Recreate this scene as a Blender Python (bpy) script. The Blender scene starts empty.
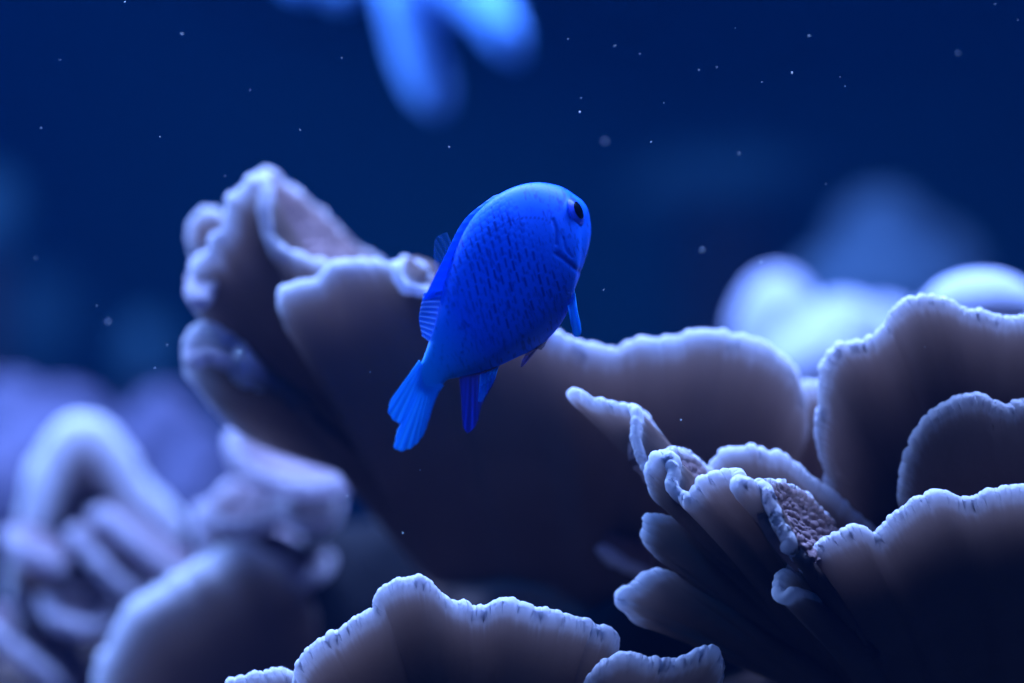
import bpy, math
import numpy as np

# ------------------------------------------------------------------ camera, world, light
SC = bpy.context.scene
COL = SC.collection
DIST, WID, HC = 0.5, 0.18, 0.16          # camera to focus plane, width seen there, height of the lens axis
K = WID / 1024.0

cam_data = bpy.data.cameras.new('camera')
cam_data.lens = 100.0
cam_data.sensor_width = 36.0
cam_data.clip_start = 0.01
cam_data.clip_end = 20.0
cam_data.dof.use_dof = True
cam_data.dof.focus_distance = DIST
cam_data.dof.aperture_fstop = 4.0
cam = bpy.data.objects.new('camera', cam_data)
cam.location = (0.0, -DIST, HC)
cam.rotation_euler = (math.pi / 2, 0, 0)
COL.objects.link(cam)
SC.camera = cam

world = bpy.data.worlds.new('water_blue')
SC.world = world
world.use_nodes = True
bgn = world.node_tree.nodes['Background']
bgn.inputs['Color'].default_value = (0.012, 0.050, 0.30, 1)
bgn.inputs['Strength'].default_value = 0.06

vs = SC.view_settings
vs.view_transform = 'Standard'
vs.look = 'None'
vs.gamma = 1.0
vs.use_curve_mapping = False
vs.exposure = 0.0


def area(name, loc, target, sx, sy, power, color, spread=180):
    d = bpy.data.lights.new(name, 'AREA')
    d.shape = 'RECTANGLE'
    d.size, d.size_y = sx, sy
    d.energy = power
    d.color = color
    d.spread = math.radians(spread)
    o = bpy.data.objects.new(name, d)
    o.location = loc
    from mathutils import Vector
    o.rotation_euler = (Vector(target) - Vector(loc)).to_track_quat('-Z', 'Y').to_euler()
    COL.objects.link(o)
    return o


# the tank's blue rear lamp hangs above the water; the hall behind the viewer adds a little warm light
area('tank_lamp_rear', (0.05, 0.16, 0.62), (0.03, 0.06, 0.15), 0.60, 0.14, 12.0, (0.25, 0.42, 1.0), 125)
area('added_lamp_left', (-0.36, 0.14, 0.34), (-0.07, 0.07, 0.14), 0.12, 0.20, 4.8, (0.22, 0.41, 1.0))  # added low at the left to brighten the shelves and left rims
spot = bpy.data.lights.new('added_spot_fish', 'SPOT')  # added narrow beam that lights little more than the fish
spot.energy = 9.0
spot.color = (0.02, 0.23, 1.0)
spot.spot_size = math.radians(9.6)
spot.spot_blend = 1.0
spot.shadow_soft_size = 0.03
spot_o = bpy.data.objects.new('added_spot_fish', spot)
spot_o.location = (-0.15, -0.29, 0.52)
from mathutils import Vector
spot_o.rotation_euler = (Vector((-0.003, 0.0, 0.170)) - spot_o.location).to_track_quat('-Z', 'Y').to_euler()
COL.objects.link(spot_o)
area('hall_light', (0.2, -1.3, 1.6), (0.0, 0.0, 0.16), 1.0, 0.6, 0.10, (1.0, 0.66, 0.62))

rng = np.random.default_rng(7)


# ------------------------------------------------------------------ numbers
def P(px, py, d):
    """a photo point at d cm behind the focus plane, as a place in the tank"""
    d = np.asarray(d, float) * 0.01
    s = K * (DIST + d) / DIST
    return np.stack([(np.asarray(px, float) - 512) * s, d + 0 * np.asarray(px, float),
                     HC + (341.5 - np.asarray(py, float)) * s], -1)


DEEPER = 0.0


def PL(pts):
    a = np.array(pts, float)
    a[:, 2] += DEEPER
    return P(a[:, 0], a[:, 1], a[:, 2])


def catmull(p, n):
    p = np.asarray(p, float)
    if len(p) == 2:
        t = np.linspace(0, 1, n)[:, None]
        return p[0] * (1 - t) + p[1] * t
    q = np.vstack([2 * p[0] - p[1], p, 2 * p[-1] - p[-2]])
    out = []
    for i in range(1, len(q) - 2):
        t = np.linspace(0, 1, 40, endpoint=False)[:, None]
        a, b, c, d = q[i - 1], q[i], q[i + 1], q[i + 2]
        out.append(0.5 * (2 * b + (c - a) * t + (2 * a - 5 * b + 4 * c - d) * t ** 2 + (3 * b - a - 3 * c + d) * t ** 3))
    out.append(p[-1:])
    f = np.vstack(out)
    L = np.r_[0, np.cumsum(np.linalg.norm(np.diff(f, axis=0), axis=1))]
    s = np.linspace(0, L[-1], n)
    return np.stack([np.interp(s, L, f[:, k]) for k in range(f.shape[1])], -1)


def hash3(i, j, k, seed):
    n = (i * 374761393 + j * 668265263 + k * 2147483647 + seed * 1274126177) & 0xFFFFFFFF
    n = ((n ^ (n >> 13)) * 1274126177) & 0xFFFFFFFF
    n = ((n ^ (n >> 16)) * 2246822519) & 0xFFFFFFFF
    n = n ^ (n >> 15)
    return (n & 0xFFFFFF) / float(0xFFFFFF)


def noise(p, seed=0):
    """value noise in -1..1, p (...,3)"""
    f = np.floor(p)
    i = f.astype(np.int64)
    t = p - f
    t = t * t * (3 - 2 * t)
    r = 0
    for a in (0, 1):
        for b in (0, 1):
            for c in (0, 1):
                w = (t[..., 0] if a else 1 - t[..., 0]) * (t[..., 1] if b else 1 - t[..., 1]) * (t[..., 2] if c else 1 - t[..., 2])
                r = r + w * hash3(i[..., 0] + a, i[..., 1] + b, i[..., 2] + c, seed)
    return 2 * r - 1


def noise1(x, seed=0):
    x = np.asarray(x, float)
    z = np.zeros_like(x) + 0.37
    return noise(np.stack([x, z, z], -1), seed)


def fbm(p, seed=0, octaves=3):
    r, a = 0, 1.0
    for o in range(octaves):
        r = r + a * noise(p * 2 ** o, seed + o)
        a *= 0.5
    return r


def cells(p, seed=0):
    """distance to the nearest scattered point, 3D"""
    f = np.floor(p).astype(np.int64)
    best = np.full(p.shape[:-1], 9.0)
    for a in (-1, 0, 1):
        for b in (-1, 0, 1):
            for c in (-1, 0, 1):
                i, j, k = f[..., 0] + a, f[..., 1] + b, f[..., 2] + c
                q = np.stack([i + hash3(i, j, k, seed), j + hash3(i, j, k, seed + 11), k + hash3(i, j, k, seed + 23)], -1)
                best = np.minimum(best, ((p - q) ** 2).sum(-1))
    return np.sqrt(best)


# ------------------------------------------------------------------ objects
def tag(o, label, cat, group=None, kind=None):
    o['label'] = label
    o['category'] = cat
    if group:
        o['group'] = group
    if kind:
        o['kind'] = kind
    return o


def thing(name, loc, label, cat, group=None):
    o = bpy.data.objects.new(name, None)
    o.empty_display_size = 0.01
    o.location = loc
    COL.objects.link(o)
    return tag(o, label, cat, group)


def mesh_obj(name, verts, faces, mat, parent=None, attrs=None, smooth=True):
    """verts (n,3) in tank coordinates; faces (m,4) or (m,3)"""
    verts = np.asarray(verts, float)
    faces = np.asarray(faces, np.int32)
    off = np.array(parent_world(parent)) if parent is not None else np.zeros(3)
    me = bpy.data.meshes.new(name)
    k = faces.shape[1]
    me.vertices.add(len(verts))
    me.vertices.foreach_set('co', (verts - off).astype(np.float32).ravel())
    me.loops.add(faces.size)
    me.loops.foreach_set('vertex_index', faces.ravel())
    me.polygons.add(len(faces))
    me.polygons.foreach_set('loop_start', np.arange(0, faces.size, k, dtype=np.int32))
    me.polygons.foreach_set('use_smooth', np.full(len(faces), smooth))
    for an, av in (attrs or {}).items():
        at = me.attributes.new(an, 'FLOAT', 'POINT')
        at.data.foreach_set('value', np.asarray(av, np.float32).ravel())
    me.update(calc_edges=True)
    me.validate()
    me.materials.append(mat)
    o = bpy.data.objects.new(name, me)
    COL.objects.link(o)
    if parent is not None:
        o.parent = parent
    return o


def parent_world(o):
    p = np.zeros(3)
    while o is not None:
        p = p + np.array(o.location)
        o = o.parent
    return p


def grid_faces(nu, nv, close_v=False, base=0):
    i = np.arange(nu - 1)
    j = np.arange(nv if close_v else nv - 1)
    I, J = np.meshgrid(i, j, indexing='ij')
    J2 = (J + 1) % nv
    return np.stack([I * nv + J, (I + 1) * nv + J, (I + 1) * nv + J2, I * nv + J2], -1).reshape(-1, 4) + base


# ------------------------------------------------------------------ materials
def new_mat(name):
    m = bpy.data.materials.new(name)
    m.use_nodes = True
    nt = m.node_tree
    nt.nodes.clear()
    out = nt.nodes.new('ShaderNodeOutputMaterial')
    return m, nt, out


def node(nt, typ, **kw):
    n = nt.nodes.new(typ)
    for k, v in kw.items():
        if k.startswith('i_'):
            n.inputs[k[2:].replace('_', ' ')].default_value = v
        else:
            setattr(n, k, v)
    return n


def mixrgb(nt, fac, a, b):
    n = nt.nodes.new('ShaderNodeMix')
    n.data_type = 'RGBA'
    for s, v in ((0, fac), (6, a), (7, b)):
        if hasattr(v, 'is_linked') or isinstance(v, bpy.types.NodeSocket):
            nt.links.new(v, n.inputs[s])
        else:
            n.inputs[s].default_value = v
    return n.outputs[2]


def coral_mat(name, tissue, tissue2, pale, grain=900.0, trans=0.6, bump=0.0004, through=(0.46, 0.33, 0.28)):
    """coral skin: tissue colour with blotches, a pale growing edge (attribute margin), thin tissue lets light through"""
    m, nt, out = new_mat(name)
    L = nt.links.new
    tc = node(nt, 'ShaderNodeTexCoord')
    nz = node(nt, 'ShaderNodeTexNoise')
    nz.inputs['Scale'].default_value = 70.0
    nz.inputs['Detail'].default_value = 4.0
    L(tc.outputs['Object'], nz.inputs['Vector'])
    at = node(nt, 'ShaderNodeAttribute', attribute_name='margin')
    c1 = mixrgb(nt, nz.outputs['Fac'], tissue + (1,), tissue2 + (1,))
    c2 = mixrgb(nt, at.outputs['Fac'], c1, pale + (1,))
    gr = node(nt, 'ShaderNodeTexNoise')
    gr.inputs['Scale'].default_value = grain
    gr.inputs['Detail'].default_value = 2.0
    L(tc.outputs['Object'], gr.inputs['Vector'])
    bp = node(nt, 'ShaderNodeBump')
    bp.inputs['Strength'].default_value = 0.5
    bp.inputs['Distance'].default_value = bump
    L(gr.outputs['Fac'], bp.inputs['Height'])
    b = node(nt, 'ShaderNodeBsdfPrincipled')
    b.inputs['Roughness'].default_value = 0.75
    b.inputs['Specular IOR Level'].default_value = 0.15
    L(c2, b.inputs['Base Color'])
    L(bp.outputs['Normal'], b.inputs['Normal'])
    t = node(nt, 'ShaderNodeBsdfTranslucent')
    c3 = mixrgb(nt, at.outputs['Fac'], through + (1,), pale + (1,))
    L(c3, t.inputs['Color'])
    thin = node(nt, 'ShaderNodeAttribute', attribute_name='thin')
    tm = node(nt, 'ShaderNodeMath', operation='MULTIPLY')
    L(thin.outputs['Fac'], tm.inputs[0])
    tm.inputs[1].default_value = trans
    mx = node(nt, 'ShaderNodeMixShader')
    L(tm.outputs[0], mx.inputs[0])
    L(b.outputs[0], mx.inputs[1])
    L(t.outputs[0], mx.inputs[2])
    L(mx.outputs[0], out.inputs['Surface'])
    return m


def plain_mat(name, c1, c2, scale, rough=0.8, bump=0.002, spec=0.2):
    m, nt, out = new_mat(name)
    L = nt.links.new
    tc = node(nt, 'ShaderNodeTexCoord')
    nz = node(nt, 'ShaderNodeTexNoise')
    nz.inputs['Scale'].default_value = scale
    nz.inputs['Detail'].default_value = 6.0
    L(tc.outputs['Object'], nz.inputs['Vector'])
    c = mixrgb(nt, nz.outputs['Fac'], c1 + (1,), c2 + (1,))
    b = node(nt, 'ShaderNodeBsdfPrincipled')
    b.inputs['Roughness'].default_value = rough
    b.inputs['Specular IOR Level'].default_value = spec
    L(c, b.inputs['Base Color'])
    bp = node(nt, 'ShaderNodeBump')
    bp.inputs['Strength'].default_value = 0.6
    bp.inputs['Distance'].default_value = bump
    L(nz.outputs['Fac'], bp.inputs['Height'])
    L(bp.outputs['Normal'], b.inputs['Normal'])
    L(b.outputs[0], out.inputs['Surface'])
    return m


M_CORAL = coral_mat('plating_coral_skin', (0.18, 0.115, 0.10), (0.11, 0.07, 0.06), (0.86, 0.85, 0.92))
M_PALE = coral_mat('pale_shelf_skin', (0.30, 0.23, 0.28), (0.17, 0.13, 0.165), (0.60, 0.56, 0.66))
M_SHELF = coral_mat('shelf_coral_skin', (0.34, 0.22, 0.23), (0.12, 0.075, 0.085), (0.86, 0.85, 0.92))
M_MOUND = plain_mat('boulder_coral_skin', (0.52, 0.54, 0.70), (0.20, 0.23, 0.42), 40.0)
M_LILAC = plain_mat('lilac_coral_skin', (0.10, 0.09, 0.16), (0.04, 0.045, 0.10), 40.0)
M_DIM = plain_mat('far_coral_haze_tint', (0.045, 0.085, 0.14), (0.015, 0.045, 0.09), 25.0)  # blue dimming by the water is put into this colour
M_FAR = plain_mat('farthest_coral_haze_tint', (0.02, 0.09, 0.14), (0.008, 0.04, 0.08), 25.0)  # fainter still, with the water's teal haze put into the colour
M_BLUE = plain_mat('blue_coral_skin', (0.006, 0.16, 0.60), (0.22, 0.48, 0.90), 14.0)
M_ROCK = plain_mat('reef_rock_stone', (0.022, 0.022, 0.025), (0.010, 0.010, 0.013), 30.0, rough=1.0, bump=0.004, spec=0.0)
M_SAND = plain_mat('darkened_floor', (0.014, 0.018, 0.024), (0.008, 0.011, 0.016), 300.0, bump=0.001)  # unseen floor, darkened so it throws no light up on the undersides
M_WALL = plain_mat('tank_back_wall', (0.004, 0.10, 0.16), (0.001, 0.010, 0.035), 3.5, bump=0.004)
M_SNOW = plain_mat('drifting_specks', (0.75, 0.85, 0.80), (0.6, 0.7, 0.65), 50.0)


# ------------------------------------------------------------------ plating coral
def plate(parent, rim, base, ctl=(0.6, 0.97, 0.68), th=0.0022, mat=None, step=0.00024, seed=0, ruff=0.0012,
          ridge=0.0006, nridge=9, beads=0.0, scallop=0.00038, lam=0.0010, band=0.0013, roll=0.0006, thin=0.012, ends=False):
    R0 = PL(rim)
    L = np.linalg.norm(np.diff(R0, axis=0), axis=1).sum()
    nu = int(min(max(L / step, 50), 820))
    R = catmull(R0, nu)
    B = catmull(PL(base), nu)
    pull = (B + (R0.mean(0) - B) * 0.3) - R
    R = R + pull / np.linalg.norm(pull, axis=1)[:, None] * th * 0.4
    s = np.r_[0, np.cumsum(np.linalg.norm(np.diff(R, axis=0), axis=1))]
    nv = int(min(max(np.linalg.norm(R - B, axis=1).mean() / (step * 1.5), 40), 260 if beads else 130))
    v = np.linspace(0, 1, nv) ** 0.72
    kx = np.array(ctl)
    C = B + (R - B) * kx
    V = v[None, :, None]
    G = B[:, None] * (1 - V) ** 2 + 2 * C[:, None] * V * (1 - V) + R[:, None] * V ** 2
    # scalloped, beaded growing edge
    out = R - C
    out /= np.linalg.norm(out, axis=1)[:, None] + 1e-9
    sc = np.abs(noise1(s / lam, seed + 3)) ** 0.7 + 0.55 * np.abs(noise1(s / lam * 2.3, seed + 4)) ** 0.7
    jit = scallop * (sc * 2.2 - 1.0) + 0.0007 * (lam / 0.0016) * noise1(s / 0.0055, seed + 5)
    near = np.exp(-np.linalg.norm(G - G[:, -1:], axis=-1) / 0.0024)
    G = G + out[:, None] * (jit[:, None] * near)[..., None]

    def normals(G):
        du = np.gradient(G, axis=0)
        dv = np.gradient(G, axis=1)
        n = np.cross(du, dv)
        return n / (np.linalg.norm(n, axis=-1, keepdims=True) + 1e-12)
    N = normals(G)
    un = s / L
    rd = noise1(un * nridge + 2.1, seed + 7)[:, None] * ridge * 1.6 * np.sin(np.pi * np.clip(v, 0, 1))[None] ** 0.7
    rd = rd + ruff * noise(np.stack([np.repeat((s / 0.013)[:, None], nv, 1), np.repeat(v[None] * 1.3, nu, 0), np.zeros((nu, nv))], -1), seed + 8) * v[None] ** 2
    G = G + N * rd[..., None]
    N = normals(G)
    wart = np.clip(1 - cells(G / 0.0008, seed + 29) * 1.3, 0, 1) ** 0.7 if step < 0.00021 and not beads else 0
    if beads:
        bd = np.sqrt(np.clip(1 - (cells(G / 0.00125, seed + 9) / 0.62) ** 2, 0, 1))
        bd2 = 0 * bd
    arc = np.cumsum(np.linalg.norm(np.diff(G, axis=1, prepend=G[:, :1]), axis=-1), axis=1)
    dist = arc[:, -1:] - arc
    # the edge rolls back to a rounded lip
    G = G - N * (roll * np.clip(1 - dist / (roll * 2.6), 0, 1) ** 2)[..., None]
    N = normals(G)
    e = np.minimum(s, L - s)
    tu = np.sqrt(np.clip(e / (th * 1.2), 0.0, 1))
    tv = th * (1 + 0.9 * (1 - v) ** 1.5)[None] * (0.06 + 0.94 * tu)[:, None] * (1 + 0.22 * sc[:, None] * np.exp(-dist / 0.002))
    half = tv * 0.5
    F = G + N * (half + 0.00025 * wart * np.exp(-dist / 0.0020))[..., None]
    if beads:
        F = F + N * (beads * (bd + 0.45 * bd2) * np.clip(e / 0.001, 0, 1)[:, None])[..., None]
    Bk = G - N * half[..., None]
    ang = np.linspace(0, math.pi, 9)[1:-1]
    dv1 = G[:, -1] - G[:, -2]
    dv1 /= np.linalg.norm(dv1, axis=1)[:, None] + 1e-9
    cap = np.stack([G[:, -1] + half[:, -1:] * (N[:, -1] * math.cos(a) + dv1 * math.sin(a)) for a in ang], 1)
    loop = np.concatenate([F, cap, Bk[:, ::-1]], 1)
    mg = np.exp(-(dist / (band * (1 + 0.35 * noise1(s / 0.005, seed + 12)))[:, None]) ** 1.8)
    if ends:
        mg = np.maximum(mg, np.exp(-(e / band) ** 1.3)[:, None])
    mgl = np.concatenate([mg, np.ones((nu, len(ang))), mg[:, ::-1]], 1)
    tn = np.clip((np.exp(-dist / (thin * th / 0.0022)) - 0.12) / 0.88, 0, 1)
    thn = np.concatenate([tn, np.ones((nu, len(ang))), tn[:, ::-1]], 1)
    n2 = loop.shape[1]
    verts = loop.reshape(-1, 3)
    faces = grid_faces(nu, n2, close_v=True)
    return mesh_obj('plate', verts, faces, mat or M_CORAL, parent,
                    {'margin': mgl.reshape(-1), 'thin': thn.reshape(-1)})


def stem(parent, top, foot, r_top, r_foot, seed=0, mat=None):
    """a lumpy stalk that carries the plates down to the rock"""
    top, foot = np.array(top), np.array(foot)
    nu, nv = 40, 64
    t = np.linspace(0, 1, nu)
    c = foot + (top - foot) * t[:, None]
    r = r_foot + (r_top - r_foot) * t
    r[-1] = 1e-4
    r[-2] *= 0.6
    r[0] = 1e-4
    a = np.linspace(0, 2 * math.pi, nv, endpoint=False)
    ring = np.stack([np.cos(a), np.sin(a), 0 * a], -1)
    g = c[:, None] + ring[None] * r[:, None, None]
    g = g + ring[None] * (fbm(g / 0.018, seed) * 0.25 * r[:, None])[..., None]
    g[1:-1, :, 2] += noise(g[1:-1] / 0.01, seed + 2) * 0.001
    return mesh_obj('stem', g.reshape(-1, 3), grid_faces(nu, nv, True)[:, ::-1], mat or M_CORAL, parent,
                    {'margin': np.zeros(nu * nv)})


def lump(name, center, radii, mat, seed=0, amp=0.18, scale=0.03, lobes=0.0, lobe_scale=0.03, parent=None, res=90, flat=None):
    """boulder: a sphere pushed out by noise and rounded lobes"""
    nu, nv = res, res * 2
    th = np.linspace(0, math.pi, nu)
    ph = np.linspace(0, 2 * math.pi, nv, endpoint=False)
    d = np.stack([np.sin(th)[:, None] * np.cos(ph)[None], np.sin(th)[:, None] * np.sin(ph)[None], np.cos(th)[:, None] + 0 * ph[None]], -1)
    radii = np.array(radii)
    p = d * radii
    k = 1 + amp * fbm((p + np.array(center)) / scale, seed)
    if lobes:
        k = k + lobes * (1 - cells(p / lobe_scale + 3.3, seed + 5) ** 1.5)
    g = p * k[..., None]
    g[0], g[-1] = g[0].mean(0), g[-1].mean(0)
    g = g + np.array(center)
    if flat is not None:
        g[..., 2] = np.maximum(g[..., 2], flat)
    return mesh_obj(name, g.reshape(-1, 3), grid_faces(nu, nv, True), mat, parent, {'margin': np.zeros(nu * nv)})


# ------------------------------------------------------------------ the setting
def slab(name, x0, x1, y0, y1, z0, z1, mat):
    v = [(x, y, z) for x in (x0, x1) for y in (y0, y1) for z in (z0, z1)]
    f = [(0, 1, 3, 2), (4, 6, 7, 5), (0, 4, 5, 1), (2, 3, 7, 6), (0, 2, 6, 4), (1, 5, 7, 3)]
    o = mesh_obj(name, v, f, mat, smooth=False)
    o['kind'] = 'structure'
    return o


slab('floor', -0.75, 0.75, -0.30, 0.80, -0.02, 0.0, M_SAND)
slab('wall_back', -0.75, 0.75, 0.80, 0.82, -0.02, 0.70, M_WALL)


def rock(px, py, d, rx, ry, label, seed):
    top = P(px, py, d)
    h = top[2]
    c = (top[0], top[1], h * 0.42)
    o = lump('reef_rock', c, (rx, ry, h * 0.58), M_ROCK, seed, amp=0.10, scale=0.035, lobes=0.05, lobe_scale=0.03, flat=0.0)
    return tag(o, label, 'rock', 'rocks the corals grow on')


# ------------------------------------------------------------------ the corals
def build_corals():
    global DEEPER
    # --- tall coral behind the fish
    foot = P(520, 640, 8)
    t = thing('plating_coral', (foot[0], foot[1], 0.10),
              'large brown plating coral with tall pointed frond, spreading right behind the blue fish', 'coral', 'plating corals')
    base = [(420, 560, 8), (470, 600, 8), (510, 620, 8)]
    # tall pointed plate
    plate(t, [(240, 350, 5.2), (212, 326, 4.9), (190, 300, 4.6), (192, 275, 4.5), (214, 250, 4.4), (224, 220, 4.4), (237, 192, 4.5), (254, 175, 4.6),
              (262, 184, 4.5), (262, 208, 4.3), (268, 238, 4.2), (290, 254, 4.2), (330, 266, 4.3), (370, 290, 4.6)],
          base, seed=1, th=0.0022, band=0.0020, roll=0.0008, thin=0.012, ruff=0.0006, nridge=12, ridge=0.0012, lam=0.0030, scallop=0.0010)
    # its far side, whose upper face shows
    plate(t, [(248, 184, 5.2), (260, 171, 5.4), (281, 184, 6.0), (308, 210, 6.4), (336, 235, 6.6), (354, 254, 6.6), (382, 268, 6.6)],
          [(262, 240, 4.6), (300, 270, 4.7), (350, 290, 5.0)], ctl=(0.4, 0.4, 0.3), seed=2, mat=M_SHELF, beads=0.0008, lam=0.003, scallop=0.0007, th=0.0018)
    # small lobe at the far left edge
    plate(t, [(207, 262, 6.0), (193, 245, 6.0), (192, 226, 6.0), (200, 213, 6.0), (216, 211, 6.0), (230, 224, 6.0)],
          [(215, 290, 6.2), (240, 290, 6.2)], seed=3, mat=M_SHELF, ruff=0.0005)
    # wide plate that runs behind the fish
    plate(t, [(292, 335, 3.9), (282, 312, 3.6), (283, 292, 3.5), (300, 283, 3.5), (320, 280, 3.5), (328, 266, 3.4), (345, 260, 3.4), (375, 263, 3.4),
              (396, 266, 3.4), (415, 268, 3.3), (432, 290, 3.2), (470, 300, 3.0), (510, 312, 2.9), (545, 328, 2.8), (565, 338, 2.7), (590, 350, 2.7),
              (615, 352, 2.7), (640, 345, 2.6), (670, 339, 2.6), (700, 336, 2.6), (740, 339, 2.6), (765, 346, 2.7), (785, 356, 2.8), (797, 370, 2.9), (802, 392, 3.1),
              (806, 430, 3.6)],
          [(440, 590, 8), (520, 620, 8), (640, 620, 7.5), (740, 600, 7)], seed=4, th=0.0026, band=0.0017, roll=0.0010, nridge=15, ridge=0.0010, lam=0.0024, scallop=0.0008)
    # curl on its edge, left of the fish
    plate(t, [(396, 262, 3.2), (392, 272, 3.0), (398, 286, 2.95), (415, 294, 2.95), (436, 296, 3.0), (450, 300, 3.0)],
          [(408, 262, 3.6), (432, 272, 3.6), (450, 290, 3.6)], seed=5, ctl=(0.5, 0.7, 0.3), ruff=0.0003, th=0.0018, step=0.00025)
    plate(t, [(394, 268, 3.6), (402, 259, 3.7), (414, 259, 3.8), (428, 268, 3.8), (440, 282, 3.8)],
          [(404, 300, 4.0), (436, 310, 4.0)], seed=6, ruff=0.0003)
    # plate between it and the right-hand coral
    plate(t, [(780, 420, 4.2), (785, 400, 4.1), (800, 388, 4.0), (818, 386, 4.0), (840, 384, 4.0), (860, 392, 4.1)],
          [(760, 560, 7), (820, 560, 7)], seed=7)
    # lower left lobe
    plate(t, [(262, 376, 4.4), (240, 362, 4.2), (216, 344, 4.2), (197, 335, 4.3), (188, 346, 4.4), (187, 364, 4.6), (193, 384, 4.8), (208, 404, 5.2), (230, 424, 5.6), (262, 440, 6.2), (300, 448, 6.8), (340, 466, 7.4)][::-1],
          [(420, 470, 9), (450, 510, 9), (470, 540, 9)], seed=8, th=0.0032, band=0.0034, roll=0.0018, nridge=8, ridge=0.001, ruff=0.0006)
    # pale upper lips of the two left lobes
    lip = dict(mat=M_PALE, ctl=(0.5, 0.5, 0.65), lam=0.003, scallop=0.0007, th=0.0026, band=0.0035, ruff=0.0006, ends=True)
    plate(t, [(188, 350, 4.4), (192, 364, 4.0), (206, 360, 3.9), (222, 366, 3.9), (244, 376, 4.2)], [(194, 338, 5.6), (214, 334, 5.8), (242, 356, 5.8)], seed=9, **lip)
    plate(t, [(187, 282, 4.4), (190, 300, 4.0), (199, 309, 3.9), (210, 300, 4.0), (214, 284, 4.2)], [(192, 266, 5.2), (204, 262, 5.4), (214, 264, 5.2)], seed=10, **lip)
    stem(t, P(530, 560, 8.5), (foot[0], foot[1] + 0.005, 0.045), 0.022, 0.03, 3)

    # --- pale shelves under it
    DEEPER = 2.0
    foot = P(330, 590, 11.5)
    t = thing('plating_coral', (foot[0], foot[1], 0.09),
              'blurred coral of pale stacked shelves under the lower left lobe of the big coral', 'coral', 'plating corals')
    b = dict(mat=M_PALE, th=0.0028, ctl=(0.4, 0.7, 0.9), ruff=0.0012, band=0.0025, ends=True)
    plate(t, [(238, 428, 7.6), (228, 442, 7.0), (236, 470, 6.6), (270, 486, 6.4), (310, 494, 6.4), (345, 490, 6.6), (358, 478, 7.2)],
          [(250, 436, 9.3), (300, 452, 9.5), (350, 466, 9.3)], seed=21, **b)
    plate(t, [(203, 500, 7.2), (203, 520, 6.7), (225, 534, 6.5), (258, 532, 6.5), (286, 522, 7.0)],
          [(222, 488, 9.2), (255, 496, 9.5), (290, 504, 9.5)], seed=22, **b)
    plate(t, [(276, 512, 7.2), (292, 532, 6.7), (318, 536, 6.7), (340, 522, 7.2)],
          [(285, 500, 9.5), (315, 500, 9.5), (342, 506, 9.5)], seed=23, **b)
    plate(t, [(196, 500, 8.0), (198, 540, 7.4), (212, 575, 7.0), (240, 580, 7.0), (290, 560, 7.6)],
          [(226, 500, 9.6), (262, 530, 9.8), (300, 545, 9.8)], seed=24, **b)
    plate(t, [(284, 572, 7.0), (300, 582, 6.7), (330, 574, 7.0)],
          [(292, 562, 8.8), (335, 560, 8.8)], seed=25, **b)
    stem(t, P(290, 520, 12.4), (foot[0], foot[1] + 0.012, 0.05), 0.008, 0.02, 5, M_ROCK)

    # --- lower left plate
    DEEPER = 2.5
    foot = P(260, 760, 11.5)
    t = thing('plating_coral', (foot[0], foot[1], 0.07),
              'blurred plating coral at lower left, one broad dark plate with thick pale rim', 'coral', 'plating corals')
    plate(t, [(96, 720, 6.0), (98, 672, 5.8), (108, 634, 5.6), (132, 606, 5.5), (168, 586, 5.5), (200, 566, 5.6), (232, 552, 5.8), (262, 548, 6.0), (290, 560, 6.4), (310, 590, 6.8)],
          [(250, 780, 9), (300, 780, 9), (340, 760, 9)], seed=31, th=0.0034, lam=0.004, scallop=0.0007, band=0.004, roll=0.003)
    stem(t, P(290, 740, 12.0), (foot[0], foot[1] + 0.01, 0.03), 0.02, 0.03, 6)

    # --- folded coral on the far left
    DEEPER = 4.5
    foot = P(70, 740, 14.5)
    t = thing('plating_coral', (foot[0], foot[1], 0.07),
              'blurred folded coral at far left, pale pointed arch above pinkish folds', 'coral', 'plating corals')
    plate(t, [(42, 560, 8.6), (40, 510, 8.6), (52, 466, 8.6), (70, 442, 8.6), (88, 434, 8.6), (104, 452, 8.6), (122, 480, 8.6), (150, 506, 8.6), (178, 540, 8.8)],
          [(70, 640, 15), (120, 640, 15), (160, 640, 15)], seed=41, th=0.005, lam=0.004, band=0.0055, roll=0.003, thin=0.003, ctl=(0.5, 0.6, 0.5))
    c = dict(mat=M_PALE, th=0.0034, ctl=(0.5, 0.7, 0.85), ruff=0.001, band=0.003)
    plate(t, [(6, 528, 7.4), (10, 545, 7.0), (32, 560, 6.8), (64, 572, 7.0)], [(24, 522, 9.5), (74, 556, 9.5)], seed=42, **c)
    plate(t, [(62, 530, 7.6), (88, 556, 7.2), (118, 586, 7.0), (150, 604, 7.2)], [(84, 520, 9.2), (120, 560, 9.2), (152, 590, 9.2)], seed=43, **c)
    plate(t, [(86, 512, 7.8), (110, 524, 7.4), (146, 556, 7.2), (184, 588, 7.4)], [(100, 506, 9.2), (150, 536, 9.2), (190, 570, 9.2)], seed=44, **c)
    plate(t, [(34, 596, 7.4), (54, 622, 6.8), (92, 630, 6.8), (128, 618, 7.2)], [(48, 590, 9), (90, 596, 9), (130, 606, 9)], seed=45, **c)
    plate(t, [(14, 640, 7.6), (20, 610, 7.4), (12, 580, 7.4), (20, 556, 7.6), (44, 560, 8.0)], [(60, 700, 10), (90, 690, 10), (100, 680, 10)], seed=46, th=0.003)
    plate(t, [(-40, 640, 7), (-10, 634, 6.6), (16, 652, 6.4), (44, 676, 6.4), (70, 700, 6.8)], [(-30, 610, 9), (20, 630, 9), (80, 676, 9)], seed=47, **c)
    stem(t, P(80, 640, 16.0), (foot[0], foot[1] + 0.02, 0.03), 0.02, 0.03, 7)

    DEEPER = 0.0
    # --- front coral at the bottom edge
    foot = P(470, 800, 3)
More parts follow.
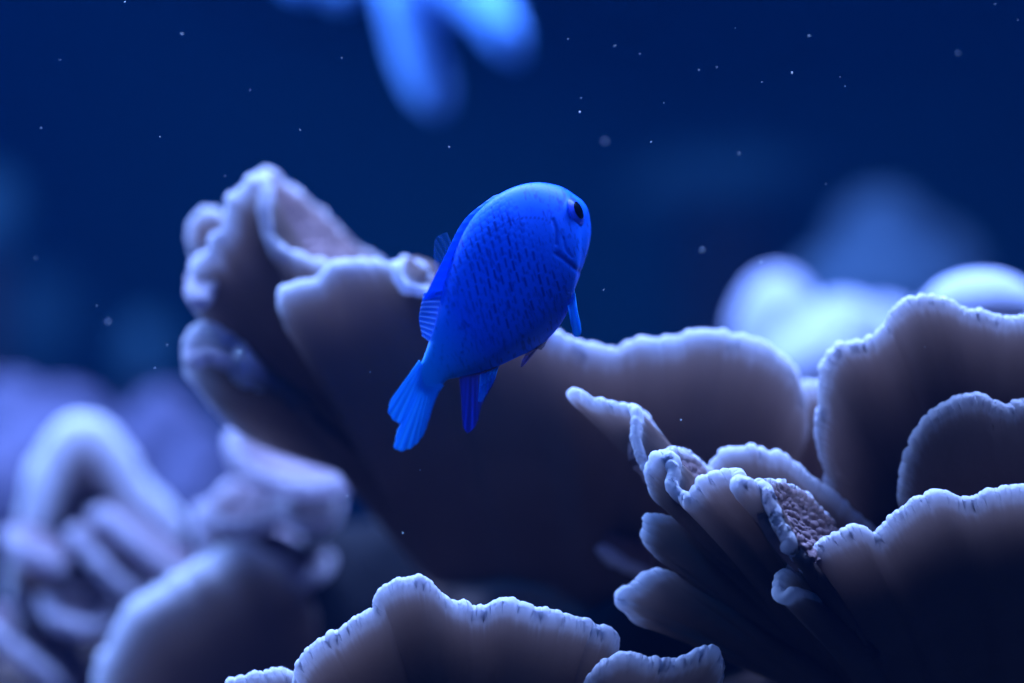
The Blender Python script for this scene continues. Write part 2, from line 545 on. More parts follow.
    t = thing('plating_coral', (foot[0], foot[1], 0.05),
              'sharp plating coral at the bottom, broad brown fan with beaded bright rim', 'coral', 'plating corals')
    plate(t, [(302, 730, 0.6), (297, 690, 0.3), (300, 662, 0.1), (312, 648, 0.0), (334, 634, -0.1), (356, 620, -0.2), (376, 608, -0.3), (380, 592, -0.3), (396, 583, -0.3), (413, 577, -0.3),
              (427, 582, -0.3), (442, 597, -0.2), (462, 606, -0.1), (481, 613, -0.1), (495, 604, -0.1), (510, 602, -0.1), (532, 609, -0.1), (552, 613, -0.1), (572, 618, 0.0), (590, 623, 0.1),
              (597, 631, 0.1), (612, 632, 0.2), (618, 642, 0.3), (612, 664, 0.5), (606, 700, 0.8)],
          [(400, 850, 3.2), (470, 860, 3.2), (560, 840, 3.2)], seed=51, th=0.0021, step=0.00017, band=0.0016, ctl=(0.6, 0.97, 0.68))
    plate(t, [(216, 700, 0.6), (228, 685, 0.5), (246, 677, 0.5), (266, 674, 0.5), (282, 671, 0.6), (293, 680, 0.6), (297, 700, 0.7)],
          [(300, 820, 3), (380, 840, 3)], seed=52, step=0.00017, ruff=0.0005)
    plate(t, [(572, 710, -0.2), (584, 690, -0.3), (598, 670, -0.4), (616, 658, -0.5), (631, 653, -0.5), (646, 658, -0.5), (664, 663, -0.4), (684, 661, -0.4), (700, 653, -0.4), (714, 651, -0.3),
              (720, 661, -0.2), (716, 690, 0.2)],
          [(540, 830, 3), (620, 850, 3)], seed=53, step=0.00017, ruff=0.0006)
    stem(t, P(480, 850, 3.4), (foot[0], foot[1] + 0.005, 0.015), 0.014, 0.022, 8)

    # --- rosette right of centre
    foot = P(800, 740, 4.5)
    t = thing('plating_coral', (foot[0], foot[1], 0.06),
              'rosette coral right of centre, ruffled lilac-edged plates around beaded inner faces', 'coral', 'plating corals')
    lower = [(850, 700, 4.5), (885, 735, 4.5), (910, 725, 4.5)]
    plate(t, [(566, 398, 1.3), (571, 390, 1.2), (588, 400, 1.1), (608, 403, 1.0), (626, 407, 0.9), (634, 414, 0.8), (632, 432, 0.7), (638, 452, 0.7), (650, 478, 0.8)],
          lower, seed=61, ruff=0.0004, nridge=9, ridge=0.0008, th=0.0018)
    plate(t, [(628, 408, 1.2), (640, 412, 1.4), (656, 428, 1.6), (672, 450, 1.8), (690, 470, 1.9)],
          [(634, 450, 1.0), (660, 490, 1.2)], seed=62, mat=M_SHELF, ctl=(0.4, 0.5, 0.3), beads=0.0003, ruff=0.0003)
    plate(t, [(655, 500, 0.5), (648, 478, 0.3), (650, 461, 0.2), (660, 453, 0.2), (670, 457, 0.2), (671, 470, 0.1), (670, 486, 0.0), (687, 499, -0.1)],
          lower, seed=63, ruff=0.0003, nridge=8, ridge=0.0007)
    plate(t, [(660, 454, 0.4), (674, 450, 0.8), (690, 456, 1.1), (704, 468, 1.2), (716, 480, 1.2)],
          [(670, 490, 0.2), (690, 502, 0.2), (712, 500, 0.4)], seed=64, mat=M_SHELF, ctl=(0.4, 0.5, 0.3), beads=0.00045, ruff=0.0003, step=0.00016)
    plate(t, [(672, 492, 0.0), (679, 497, -0.1), (688, 500, -0.2), (697, 488, -0.2), (708, 476, -0.2), (727, 470, -0.2), (736, 477, -0.3), (735, 487, -0.5), (741, 482, -0.6), (758, 486, -0.6), (768, 502, -0.6), (776, 522, -0.6), (788, 542, -0.6), (803, 557, -0.5), (812, 575, -0.2)],
          lower, seed=65, ruff=0.0004, nridge=12, ridge=0.0007, step=0.0002)
    # beaded inner face
    plate(t, [(748, 486, -0.2), (766, 483, 0.2), (786, 486, 0.6), (806, 500, 0.9), (824, 518, 1.0), (838, 534, 1.0), (852, 552, 1.0)],
          [(764, 506, -0.5), (782, 540, -0.5), (806, 568, -0.4)], seed=67, mat=M_SHELF, ctl=(0.4, 0.4, 0.2), beads=0.0007, band=0.0006, ruff=0.0003, step=0.00013)
    plate(t, [(704, 490, 1.8), (712, 466, 1.5), (726, 451, 1.4), (745, 446, 1.4), (766, 453, 1.4), (788, 460, 1.4), (802, 472, 1.4), (824, 490, 1.4), (848, 510, 1.4), (872, 527, 1.5), (895, 550, 1.8)],
          [(770, 680, 5), (830, 690, 5), (880, 680, 5)], seed=68, ruff=0.0006)
    plate(t, [(668, 560, 0.9), (650, 545, 0.7), (645, 528, 0.6), (652, 518, 0.6), (666, 518, 0.7), (684, 524, 0.9)],
          lower, seed=69, ruff=0.0003, ridge=0.0007)
    plate(t, [(640, 625, 1.0), (622, 604, 0.8), (620, 594, 0.8), (634, 586, 0.8), (648, 574, 0.8), (662, 573, 0.9), (684, 585, 1.2)],
          lower, seed=70, ruff=0.0004, ridge=0.0007)
    plate(t, [(596, 548, 4.0), (606, 552, 3.8), (626, 566, 3.8), (650, 576, 4.2)], [(602, 540, 5), (650, 558, 5.2)], seed=71, mat=M_SHELF, ctl=(0.5, 0.7, 0.8))
    stem(t, P(800, 660, 5.4), (foot[0], foot[1] + 0.008, 0.02), 0.016, 0.025, 9)

    # --- right-hand coral
    foot = P(960, 780, 5.5)
    t = thing('plating_coral', (foot[0], foot[1], 0.05),
              'plating coral at right edge, three broad dark plates one above another', 'coral', 'plating corals')
    plate(t, [(836, 520, 2.8), (826, 492, 2.0), (827, 470, 1.8), (821, 450, 1.7), (818, 430, 1.6), (821, 400, 1.5), (823, 374, 1.4), (829, 356, 1.4), (842, 346, 1.4), (862, 343, 1.4),
              (880, 333, 1.3), (889, 321, 1.3), (897, 309, 1.2), (914, 301, 1.2), (935, 298, 1.2), (950, 303, 1.2), (966, 311, 1.2), (985, 314, 1.2), (1005, 319, 1.2), (1030, 317, 1.3), (1065, 322, 1.5), (1110, 345, 1.8)],
          [(900, 620, 5.5), (960, 640, 5.5), (1040, 620, 5.5)], seed=81, ctl=(0.6, 0.97, 0.68), step=0.00018)
    plate(t, [(916, 530, 2.0), (905, 502, 1.2), (903, 480, 1.0), (907, 458, 0.9), (914, 438, 0.8), (926, 420, 0.7), (941, 408, 0.7), (960, 398, 0.7), (980, 396, 0.7), (995, 404, 0.7),
              (1010, 409, 0.7), (1026, 402, 0.7), (1060, 400, 0.8), (1100, 420, 1.2)],
          [(950, 660, 5.5), (1000, 680, 5.5), (1060, 660, 5.5)], seed=82, step=0.00018)
    plate(t, [(866, 640, 1.0), (842, 618, 0.5), (822, 603, 0.0), (804, 598, -0.3), (790, 595, -0.5), (780, 585, -0.5), (783, 574, -0.4), (792, 570, -0.3), (796, 562, -0.3), (808, 553, -0.3), (823, 543, -0.3), (838, 536, -0.3), (857, 530, -0.3), (874, 538, -0.3), (885, 527, -0.3), (897, 518, -0.3), (913, 504, -0.4),
              (928, 499, -0.4), (947, 497, -0.4), (966, 502, -0.4), (978, 499, -0.4), (991, 493, -0.4), (1009, 488, -0.4), (1026, 487, -0.4), (1060, 488, -0.3), (1110, 500, 0.0)],
          [(900, 720, 7), (930, 770, 7.5), (980, 780, 7.5), (1060, 760, 7.5)], seed=83, step=0.00017)
    stem(t, P(970, 660, 6.4), (foot[0], foot[1] + 0.012, 0.02), 0.016, 0.026, 10)

    # --- behind
    def head(name, px, py, d, rx, rz, label, mat, seed, more=(), **kw):
        """py is the top of the head in the photo; a boulder coral on its own pedestal of growth down to the floor"""
        c = P(px, py, d)
        s = K * (DIST + d * 0.01) / DIST
        rx, rz = rx * s, rz * s
        t = thing(name, (c[0], c[1], 0.0), label, 'coral', 'corals in the background')
        lump('coral_head', (c[0], c[1], c[2] - rz), (rx, rx * 0.9, rz), mat, seed, parent=t, **kw)
        for k, (qx, qy, qd, qr, qz) in enumerate(more):
            e = P(qx, qy, qd)
            lump('coral_head', (e[0], e[1], e[2] - qz * s), (qr * s, qr * s * 0.9, qz * s), mat, seed + 50 + k, parent=t, **kw)
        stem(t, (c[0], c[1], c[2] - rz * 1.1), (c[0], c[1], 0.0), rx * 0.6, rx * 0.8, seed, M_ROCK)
        return t
    head('boulder_coral', 778, 284, 22, 40, 56, 'bright blurred pale coral behind the right-hand coral, left of its tallest rim', M_MOUND, 101,
         more=((836, 300, 20, 46, 60), (884, 304, 23, 40, 50), (815, 330, 18, 40, 40)), amp=0.16, scale=0.025, lobes=0.25, lobe_scale=0.03)
    head('boulder_coral', 982, 273, 9, 58, 40, 'lilac dome coral rising behind the top right rim', M_MOUND, 102,
         more=((1030, 290, 9, 50, 40), (950, 288, 9.5, 36, 30)), amp=0.05, scale=0.02, lobes=0.05, lobe_scale=0.02)
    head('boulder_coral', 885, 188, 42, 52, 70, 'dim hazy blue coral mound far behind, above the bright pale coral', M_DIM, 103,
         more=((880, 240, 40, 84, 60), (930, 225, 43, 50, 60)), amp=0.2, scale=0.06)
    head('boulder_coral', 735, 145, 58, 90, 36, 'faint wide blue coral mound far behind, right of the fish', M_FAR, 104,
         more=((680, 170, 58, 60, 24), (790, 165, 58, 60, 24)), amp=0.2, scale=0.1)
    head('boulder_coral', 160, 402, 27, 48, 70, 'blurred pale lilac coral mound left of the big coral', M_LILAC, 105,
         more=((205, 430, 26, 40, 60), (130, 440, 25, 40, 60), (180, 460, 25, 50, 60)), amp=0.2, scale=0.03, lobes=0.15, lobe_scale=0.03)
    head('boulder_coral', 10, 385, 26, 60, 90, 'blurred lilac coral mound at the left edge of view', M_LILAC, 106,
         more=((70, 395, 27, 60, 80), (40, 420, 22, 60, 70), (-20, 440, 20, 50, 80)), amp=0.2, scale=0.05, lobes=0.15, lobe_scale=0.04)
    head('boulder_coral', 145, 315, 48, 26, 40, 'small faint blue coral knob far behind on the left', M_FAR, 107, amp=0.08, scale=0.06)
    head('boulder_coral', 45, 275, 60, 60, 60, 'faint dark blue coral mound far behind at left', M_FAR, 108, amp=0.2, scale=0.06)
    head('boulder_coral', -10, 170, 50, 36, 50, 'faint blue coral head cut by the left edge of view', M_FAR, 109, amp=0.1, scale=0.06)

    # blue coral hanging from a ledge of the back wall
    lp = P(400, -190, 40)
    o = lump('rock_ledge', (lp[0], 0.60, lp[2] + 0.02), (0.16, 0.24, 0.06), M_ROCK, 121, amp=0.15, scale=0.05)
    tag(o, 'dark rock ledge on the back wall above the hanging blue coral', 'rock')
    t = thing('finger_coral', (lp[0], lp[1], lp[2]), 'bright blue blurred finger coral hanging down at the top', 'coral', 'corals in the background')
    for a in ([(400, -190, 24, 34), (440, -80, 22, 46), (470, -20, 21, 52), (498, 24, 20, 42), (515, 56, 20, 24), (518, 66, 20, 16)],
              [(420, -120, 24, 40), (440, -40, 22, 44), (452, 4, 22, 34), (460, 24, 22, 18)],
              [(400, -150, 24, 40), (400, -60, 23, 40), (404, 0, 22, 34), (420, 60, 22, 28), (436, 102, 22, 29), (441, 118, 22, 18)],
              [(420, -110, 26, 30), (350, -50, 28, 34), (300, -22, 28, 28), (285, -12, 28, 18)],
              [(420, -110, 26, 30), (370, -50, 28, 32), (342, -12, 28, 26), (335, 4, 28, 16)]):
        finger(t, a)


def finger(parent, pts):
    q = np.array(pts, float)
    c = catmull(P(q[:, 0], q[:, 1], q[:, 2]), 60)
    r = np.interp(np.linspace(0, 1, 60), np.linspace(0, 1, len(q)), q[:, 3] * K * (DIST + q[:, 2] * 0.01) / DIST)
    r[-6:] *= np.sqrt(np.linspace(1, 0, 6) + 1e-4)
    r[0] = 1e-4
    d = np.gradient(c, axis=0)
    d /= np.linalg.norm(d, axis=1)[:, None]
    e1 = np.cross(d, [0, 1, 0])
    e1 /= np.linalg.norm(e1, axis=1)[:, None]
    e2 = np.cross(d, e1)
    a = np.linspace(0, 2 * math.pi, 60, endpoint=False)
    dirs = e1[:, None] * np.cos(a)[None, :, None] + e2[:, None] * np.sin(a)[None, :, None]
    g = c[:, None] + dirs * r[:, None, None]
    g = g + dirs * (0.15 * fbm(g / 0.03, 5) * r[:, None])[..., None]
    mesh_obj('branch', g.reshape(-1, 3), grid_faces(60, 60, True), M_BLUE, parent)


# ------------------------------------------------------------------ the fish
def fish_mats():
    m, nt, out = new_mat('damselfish_skin')
    L = nt.links.new
    ds = node(nt, 'ShaderNodeAttribute', attribute_name='dash')
    pal = node(nt, 'ShaderNodeAttribute', attribute_name='paler')
    c0 = mixrgb(nt, pal.outputs['Fac'], (0.008, 0.145, 0.90, 1), (0.02, 0.40, 0.92, 1))
    c = mixrgb(nt, ds.outputs['Fac'], c0, (0.003, 0.02, 0.28, 1))
    b = node(nt, 'ShaderNodeBsdfPrincipled')
    b.inputs['Roughness'].default_value = 0.45
    b.inputs['Specular IOR Level'].default_value = 0.12
    L(c, b.inputs['Base Color'])
    L(b.outputs[0], out.inputs['Surface'])

    def fin(name, c1, c2, alpha):
        m2, nt, out = new_mat(name)
        L = nt.links.new
        ry = node(nt, 'ShaderNodeAttribute', attribute_name='ray')
        c = mixrgb(nt, ry.outputs['Fac'], c1 + (1,), c2 + (1,))
        b = node(nt, 'ShaderNodeBsdfPrincipled')
        b.inputs['Roughness'].default_value = 0.4
        b.inputs['Specular IOR Level'].default_value = 0.2
        L(c, b.inputs['Base Color'])
        t = node(nt, 'ShaderNodeBsdfTranslucent')
        L(c, t.inputs['Color'])
        mx = node(nt, 'ShaderNodeMixShader')
        mx.inputs[0].default_value = 0.4
        L(b.outputs[0], mx.inputs[1])
        L(t.outputs[0], mx.inputs[2])
        tr = node(nt, 'ShaderNodeBsdfTransparent')
        m3 = node(nt, 'ShaderNodeMixShader')
        m3.inputs[0].default_value = alpha
        L(tr.outputs[0], m3.inputs[1])
        L(mx.outputs[0], m3.inputs[2])
        L(m3.outputs[0], out.inputs['Surface'])
        return m2
    return (m, fin('fin_blue', (0.03, 0.42, 0.97), (0.08, 0.58, 0.98), 0.9), fin('fin_clear', (0.02, 0.14, 0.55), (0.10, 0.30, 0.80), 0.10),
            fin('fin_dark', (0.004, 0.012, 0.22), (0.01, 0.05, 0.70), 0.5), fin('fin_mid', (0.02, 0.16, 0.62), (0.22, 0.48, 0.95), 0.7), fin('fin_back', (0.012, 0.20, 0.92), (0.012, 0.25, 0.95), 0.95))


def fin(name, parent, basel, tipl, mat, rays=14, th=0.00022, fork=0.0, label=None, wave=0.0006):
    """a fin as a thin ribbed membrane between its base line and its free edge"""
    nu, nv = 160, 40
    B, T = catmull(PL(basel), nu), catmull(PL(tipl), nu)
    u = np.linspace(0, 1, nu)
    v = np.linspace(0, 1, nv)
    ph = np.abs(np.sin(np.pi * rays * u))
    ex = 0.02 * ph - 0.01
    G = B[:, None] + (T - B)[:, None] * (v[None] * (1 + ex[:, None] * v[None]))[..., None]
    n = np.cross(np.gradient(G, axis=0), np.gradient(G, axis=1))
    n /= np.linalg.norm(n, axis=-1, keepdims=True) + 1e-12
    bump = (wave * 0.3 * (ph[:, None] - 0.5) * (0.3 + 0.7 * v[None])) + wave * np.sin(u * 5)[:, None] * v[None] ** 2
    G = G + n * bump[..., None]
    t = th * (1 - 0.7 * v)[None, :] * np.clip(np.minimum(u, 1 - u) / 0.02, 0.05, 1)[:, None]
    F, Bk = G + n * t[..., None], G - n * t[..., None]
    loop = np.concatenate([F, Bk[:, ::-1]], 1)
    ray = np.repeat(((1 - ph) ** 2)[:, None], 2 * nv, 1)
    o = mesh_obj(name, loop.reshape(-1, 3), grid_faces(nu, 2 * nv, True), mat, parent, {'ray': ray.reshape(-1)})
    if label:
        o['label'] = label
    return o


def build_fish():
    skin, m_fin, m_clear, m_dark, m_mid, m_back = fish_mats()
    root_p = P(510, 280, 0.1)
    t = thing('damselfish', root_p, 'bright blue fish with fine dark dashes, swimming head up in open water', 'fish')
    # sections from the mouth to the tail: back point, belly point, depth, half width (px)
    S = np.array([
        (583, 254, 581.5, 258, 0.98, 1.0),
        (584.5, 245, 577.5, 264, 0.95, 4.5),
        (587.5, 230, 571, 274, 0.88, 9),
        (586.5, 214, 566.5, 286, 0.80, 14.5),
        (580.5, 202, 561.5, 300, 0.70, 20.5),
        (569.5, 192, 558, 313, 0.58, 26),
        (557, 185.5, 556.5, 326, 0.44, 31.5),
        (536, 182.5, 546, 340, 0.28, 33),
        (514, 187, 531, 350.5, 0.12, 32),
        (493, 198.5, 514, 358.5, -0.04, 29.5),
        (472.5, 218, 498, 366, -0.18, 25.5),
        (457, 245, 483, 371.5, -0.32, 20.5),
        (445, 280, 469, 375, -0.44, 15.5),
        (435, 322, 457, 377.5, -0.54, 10.5),
        (424.5, 355, 446.5, 380.5, -0.62, 6.0),
        (416, 374, 438, 391, -0.70, 2.6),
        (412, 384, 433, 400, -0.74, 0.6)])
    nu, nv = 560, 640
    S = catmull(S, nu)
    T3, B3 = P(S[:, 0], S[:, 1], S[:, 4]), P(S[:, 2], S[:, 3], S[:, 4])
    C = (T3 + B3) / 2
    up = (T3 - B3) / 2
    sp = np.gradient(C, axis=0)
    # smooth the spine so that the flank faces turn evenly
    k = np.ones(81) / 81
    pad = lambda a: np.pad(a, 40, mode='edge')
    sp = np.stack([np.convolve(pad(sp[:, i]), k, 'valid') for i in range(3)], -1)
    side = np.cross(sp, up)
    side /= np.linalg.norm(side, axis=1)[:, None]
    side *= np.sign(-side[:, 1])[:, None]               # towards the viewer
    side *= (S[:, 5] * K)[:, None]
    a = np.linspace(0, 2 * math.pi, nv, endpoint=False)  # 0 = back, pi/2 = near flank, pi = belly
    cu = np.cos(a)
    sn = np.sign(np.sin(a)) * np.abs(np.sin(a)) ** 1.15
    G = C[:, None] + up[:, None] * cu[None, :, None] + side[:, None] * sn[None, :, None]
    # photo-side coordinates of each skin point: used as the pattern's flat map of the flank
    s = DIST / (DIST + G[..., 1])
    X = G[..., 0] * s / K + 512
    Y = 341.5 - (G[..., 2] - HC) * s / K
    near = np.clip(np.sin(a) * 6, 0, 1)[None] * np.ones((nu, 1))
    n = np.cross(np.gradient(G, axis=1), np.gradient(G, axis=0))
    n /= np.linalg.norm(n, axis=-1, keepdims=True) + 1e-12
    if ((G - C[:, None]) * n).sum(-1).mean() < 0:
        n = -n

    def groove(pts, w):
        q = catmull(np.array([(x, y, 0) for x, y in pts], float), 60)[:, :2]
        d = np.full(X.shape, 99.0)
        for x, y in q:
            d = np.minimum(d, np.hypot(X - x, Y - y))
        return np.exp(-(d / w) ** 2)
    # scales: staggered rows along the flank
    fx, fy = 0.78, -0.62
    al = ((X - 500) * fx + (Y - 280) * fy)
    ac = ((X - 500) * -fy + (Y - 280) * fx)
    wob = 1.2 * noise(np.stack([X / 18, Y / 18, 0 * X], -1), 5)
    row = np.floor((ac + wob) / 5.6)
    q = (al + wob) / 8.2 + 0.5 * (row % 2)
    ci = np.floor(q)
    fa, fb = q - ci - 0.5, (ac + wob) / 5.6 - row - 0.5
    body = np.clip((al + 95) / 25, 0, 1) * np.clip((64 - al) / 14, 0, 1)
    scale = np.sqrt(np.clip(1 - (2 * fa - 0.2) ** 2 * 0.5 - (2 * fb) ** 2 * 0.5, 0, 1))
    disp = 0.00004 * scale * body
    # dark dashes, slanting
    rows = 12.5
    ex, ey = 0.26, 0.966                                  # direction of a dash
    dl = (X - 500) * ex + (Y - 280) * ey
    dc = (X - 500) * ey - (Y - 280) * ex
    colw = 7.2
    w2 = 1.4 * noise(np.stack([X / 30, Y / 30, 0 * X + 4], -1), 8)
    cidx = np.floor((dc + w2) / colw)
    z64 = np.zeros_like(cidx, dtype=np.int64)
    jit = hash3(cidx.astype(np.int64) + 500, z64, z64, 3)
    ql = dl / rows + 0.5 * (cidx % 2) + 0.5 * jit
    ridx = np.floor(ql)
    ja = hash3(cidx.astype(np.int64) + 500, ridx.astype(np.int64) + 500, z64, 9)
    jb = hash3(cidx.astype(np.int64) + 500, ridx.astype(np.int64) + 500, z64, 29)
    da = np.abs((dc + w2) / colw - cidx - 0.5 + 0.3 * (jb - 0.5)) * colw
    db = np.abs(ql - ridx - 0.5 + 0.25 * (ja - 0.5)) * rows
    ln = 3.6 + 3.2 * ja
    dash = np.clip(1.25 - da / (1.15 + 0.5 * jb), 0, 1) * np.clip((ln - db) / 1.6, 0, 1)
    zone = np.clip((al + 62) / 40, 0, 1) * np.clip((52 - al) / 8, 0, 1) * np.clip((ac + 68) / 18, 0, 1) * np.clip((62 - ac) / 22, 0, 1)
    dash = dash * zone * (0.45 + 0.55 * ja)
    # finer pale-dark flecks on the shoulder and tail
    fine = np.clip(fbm(np.stack([dc / 2.2, dl / 6.0, 0 * X], -1), 12, 2) - 0.25, 0, 1) * 0.7
    dash = np.maximum(dash, fine * np.clip((al + 110) / 30, 0, 1))
    # lateral line, gill cover, mouth
    lat = groove([(492, 232), (508, 222), (525, 218), (543, 219), (556, 226)], 1.3)
    spots = 0.5 + 0.5 * np.sin((X + 0.3 * Y) * 1.5)
    gill = groove([(553, 220), (556, 230), (556, 244)], 2.0)
    mouth = groove([(557, 254), (563, 258), (569, 263), (576, 269), (582, 272)], 2.5)
    preop = groove([(563, 238), (566, 250), (572, 257)], 1.6)
    dash = np.maximum.reduce([dash, lat * 0.75 * spots, gill * 0.5, mouth * 0.65, preop * 0.12])
    dash = np.maximum(dash, 0.12 * (1 - scale) * body)
    dash = dash * near
    disp = disp - 0.00018 * (gill * 0.6 + 0.8 * mouth + 0.4 * preop) * near
    # brow over the eye
    disp = disp + 0.0003 * np.exp(-(np.hypot(X - 577, Y - 210) / 12) ** 4) * near
    G2 = G + n * disp[..., None]
    paler = np.clip((-(al) - 52) / 60, 0, 1) * 0.9
    verts = np.concatenate([G2.reshape(-1, 3)])
    f = grid_faces(nu, nv, True)
    cap0 = np.arange(nv)
    body_o = mesh_obj('body', verts, f, skin, t, {'dash': dash.reshape(-1), 'paler': paler.reshape(-1)})

    def on_skin(px, py, nearside=True):
        d = np.hypot(X - px, Y - py) + (0 if nearside else 0)
        d = d + np.where(near > 0.5, 0, 1e3)
        i, j = np.unravel_index(np.argmin(d), d.shape)
        if not nearside:
            j = (nv - j) % nv
        return G2[i, j], n[i, j]

    # eyes: ring, dark pupil
    m_iris = plain_mat('iris', (0.01, 0.03, 0.45), (0.02, 0.10, 0.75), 900.0, rough=0.3, bump=0.0001, spec=0.4)
    m_pupil = plain_mat('pupil', (0.001, 0.001, 0.004), (0.002, 0.002, 0.006), 10.0, rough=0.12, bump=0.0, spec=0.5)
    for nearside in (True, False):
        p, nn = on_skin(577, 211, nearside)
        e1 = np.cross(nn, [0, 0, 1.0])
        e1 /= np.linalg.norm(e1)
        e2 = np.cross(nn, e1)

        def dome(name, r0, r1, h0, h1, mat, par, hollow=False):
            """a lens cap (or ring) standing on the skin: radius r0 at height h0 to r1 at h1"""
            m_, k_ = 16, 48
            aa = np.linspace(0, 2 * math.pi, k_, endpoint=False)
            tt = np.linspace(0, 1, m_)
            rr = r0 + (r1 - r0) * tt
            hh = h0 + (h1 - h0) * np.sin(tt * math.pi / 2) if not hollow else h0 + (h1 - h0) * np.sin(tt * math.pi)
            g = p + nn * hh[:, None, None] + (e1 * np.cos(aa)[:, None] + e2 * np.sin(aa)[:, None])[None] * rr[:, None, None]
            return mesh_obj(name, g.reshape(-1, 3), grid_faces(m_, k_, True), mat, par)
        pe = dome('eye', 15.0 * K, 0.2 * K, -2.5 * K, 2.6 * K, m_iris, t)
        pe['label'] = 'round eye with blue ring and black pupil'
        dome('pupil', 9.2 * K, 0.1 * K, 0.6 * K, 3.4 * K, m_pupil, pe)
    # fins
    fin('dorsal_fin', t, [(446, 290, -0.46), (439, 318, -0.54), (430, 342, -0.58)][::-1],
        [(424, 292, -0.5), (419, 318, -0.55), (422, 336, -0.6)][::-1], m_mid, rays=9)
    fin('dorsal_fin', t, [(500, 194, 0.0), (472, 220, -0.18), (452, 258, -0.38), (441, 300, -0.48)],
        [(493, 196, 0.0), (465, 219, -0.2), (445, 256, -0.4), (423, 300, -0.5)], m_back, rays=12, wave=0.0002)
    fin('dorsal_fin', t, [(455, 252, -0.3), (447, 272, -0.4), (441, 292, -0.46)],
        [(447, 232, -0.3), (435, 240, -0.34), (434, 268, -0.4)], m_clear, rays=6)
    # tail: two lobes
    fin('caudal_fin', t, [(419, 360, -0.66), (429, 374, -0.68), (444, 386, -0.68)],
        [(391, 399, -0.95), (389, 412, -1.0), (396, 421, -1.02), (402, 424, -1.0), (398, 440, -1.05), (398, 450, -1.05), (412, 447, -1.0), (424, 434, -0.95), (433, 412, -0.88), (438, 392, -0.78)],
        m_fin, rays=16, label='pale blue forked tail fin')
    fin('anal_fin', t, [(459, 374, -0.52), (478, 371, -0.38), (498, 363, -0.2)],
        [(462, 410, -0.6), (466, 430, -0.62), (474, 428, -0.58), (482, 405, -0.5), (494, 380, -0.3)], m_dark, rays=9, label='dark blue anal fin')
    fin('anal_fin', t, [(480, 374, -0.36), (490, 371, -0.30), (499, 366, -0.22)],
        [(478, 402, -0.45), (484, 399, -0.42), (494, 380, -0.3)], m_fin, rays=4)
    # pelvic fin, folded back under the belly
    fin('pelvic_fin', t, [(553, 330, 0.36), (546, 338, 0.28), (538, 343, 0.2)],
        [(546, 340, 0.3), (536, 352, 0.1), (521, 367, 0.0), (530, 350, 0.1)], m_dark, rays=5, label='dark edged pelvic fin')
    # far pectoral fin hanging below the gills
    fin('pectoral_fin', t, [(559, 272, 0.22), (564, 270, 0.26), (570, 272, 0.34)],
        [(571, 318, 0.0), (578, 336, 0.0), (581, 330, 0.04), (579, 306, 0.1)], m_fin, rays=5, label='narrow pale pectoral fin')
    return t


# ------------------------------------------------------------------ build
rock(640, 612, 6.2, 0.040, 0.012, 'added dark rock filling the shaded gap beneath the big coral behind the fish', 201)  # added to cover a lit patch and keep this gap dark
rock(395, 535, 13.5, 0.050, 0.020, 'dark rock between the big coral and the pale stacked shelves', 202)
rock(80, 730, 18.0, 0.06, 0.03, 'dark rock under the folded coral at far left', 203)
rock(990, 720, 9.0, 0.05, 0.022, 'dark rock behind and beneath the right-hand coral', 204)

build_corals()
build_fish()

# the tank's water: a little blue scatter
m, nt, out = new_mat('water')
vol = node(nt, 'ShaderNodeVolumeScatter')
vol.inputs['Color'].default_value = (0.004, 0.27, 1.0, 1)
vol.inputs['Density'].default_value = 0.062
vol.inputs['Anisotropy'].default_value = 0.2
nt.links.new(vol.outputs[0], out.inputs['Volume'])
water = slab('water', -0.74, 0.74, -0.12, 0.795, 0.002, 0.56, m)

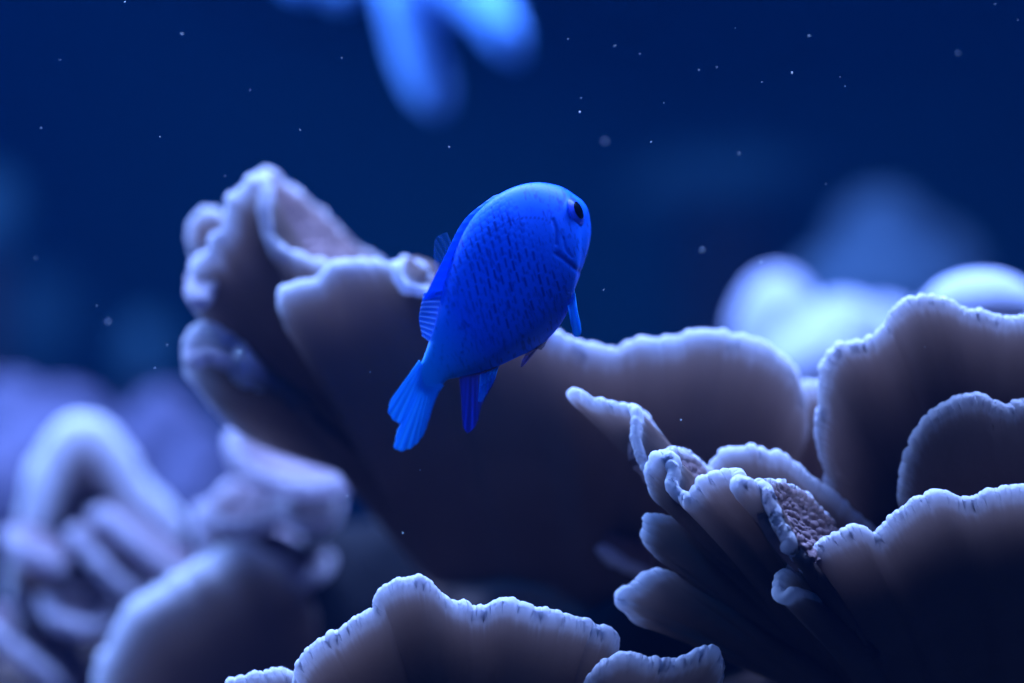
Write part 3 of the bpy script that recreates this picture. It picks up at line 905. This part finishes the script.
# specks drifting in the water
spots = [(580, 112, 0.3, 2.6), (160, 137, 0.5, 1.3), (125, 2, 0.2, 1.6), (225, 176, 0.8, 1.2), (182, 34, 1.2, 2.2), (605, 141, 4.5, 2.6), (762, 82, 0.4, 1.2),
         (792, 73, 0.7, 2.0), (840, 77, 0.4, 1.2), (845, 86, 0.5, 1.1), (651, 142, 0.3, 1.2), (664, 103, 0.4, 1.3), (699, 70, 0.6, 1.4), (717, 67, 0.9, 1.2), (449, 147, 0.4, 1.4),
         (342, 58, 0.5, 1.3), (487, 388, 0.0, 1.3), (681, 420, -0.5, 1.4), (568, 39, 0.5, 1.2), (581, 98, 0.6, 1.2), (108, 322, 3.0, 2.4), (97, 306, 1.0, 1.4), (155, 368, 0.8, 1.5),
         (167, 345, 1.2, 1.4), (240, 352, 2.0, 2.4), (403, 533, -0.6, 1.6), (347, 496, 0.2, 1.4), (41, 128, 1.0, 1.6), (36, 258, 2.5, 1.8), (615, 46, 1.2, 1.6), (809, 36, 1.2, 1.4),
         (739, 154, 1.5, 1.5), (826, 184, 1.0, 1.3), (958, 53, 3.0, 2.2), (1018, 20, 0.8, 1.2), (995, 4, 0.8, 1.2), (702, 250, 3.0, 2.6), (761, 262, 1.2, 1.3), (603, 290, 0.8, 1.1),
         (420, 470, 0.0, 1.1), (370, 372, 0.6, 1.1), (925, 347, -0.8, 1.0), (735, 28, 0.5, 1.0), (640, 54, 0.6, 1.1), (250, 90, 1.0, 1.1), (300, 130, 0.9, 1.0), (60, 60, 1.0, 1.0)]
rs = np.random.default_rng(3)
vv, ff = [], []
ico = np.array([(0, 0, 1), (.894, 0, .447), (.276, .851, .447), (-.724, .526, .447), (-.724, -.526, .447), (.276, -.851, .447),
                (.724, .526, -.447), (-.276, .851, -.447), (-.894, 0, -.447), (-.276, -.851, -.447), (.724, -.526, -.447), (0, 0, -1)])
icf = np.array([(0, 1, 2), (0, 2, 3), (0, 3, 4), (0, 4, 5), (0, 5, 1), (1, 6, 2), (2, 7, 3), (3, 8, 4), (4, 9, 5), (5, 10, 1),
                (2, 6, 7), (3, 7, 8), (4, 8, 9), (5, 9, 10), (1, 10, 6), (6, 11, 7), (7, 11, 8), (8, 11, 9), (9, 11, 10), (10, 11, 6)])
for px, py, d, r in spots:
    ff.append(icf + 12 * len(vv))
    vv.append(P(px, py, d) + ico * K * r * 0.5 * (0.7 + 0.6 * rs.random((12, 1))))
o = mesh_obj('marine_snow', np.concatenate(vv), np.concatenate(ff), M_SNOW)
tag(o, 'tiny pale specks drifting in the dark water', 'specks', kind='stuff')
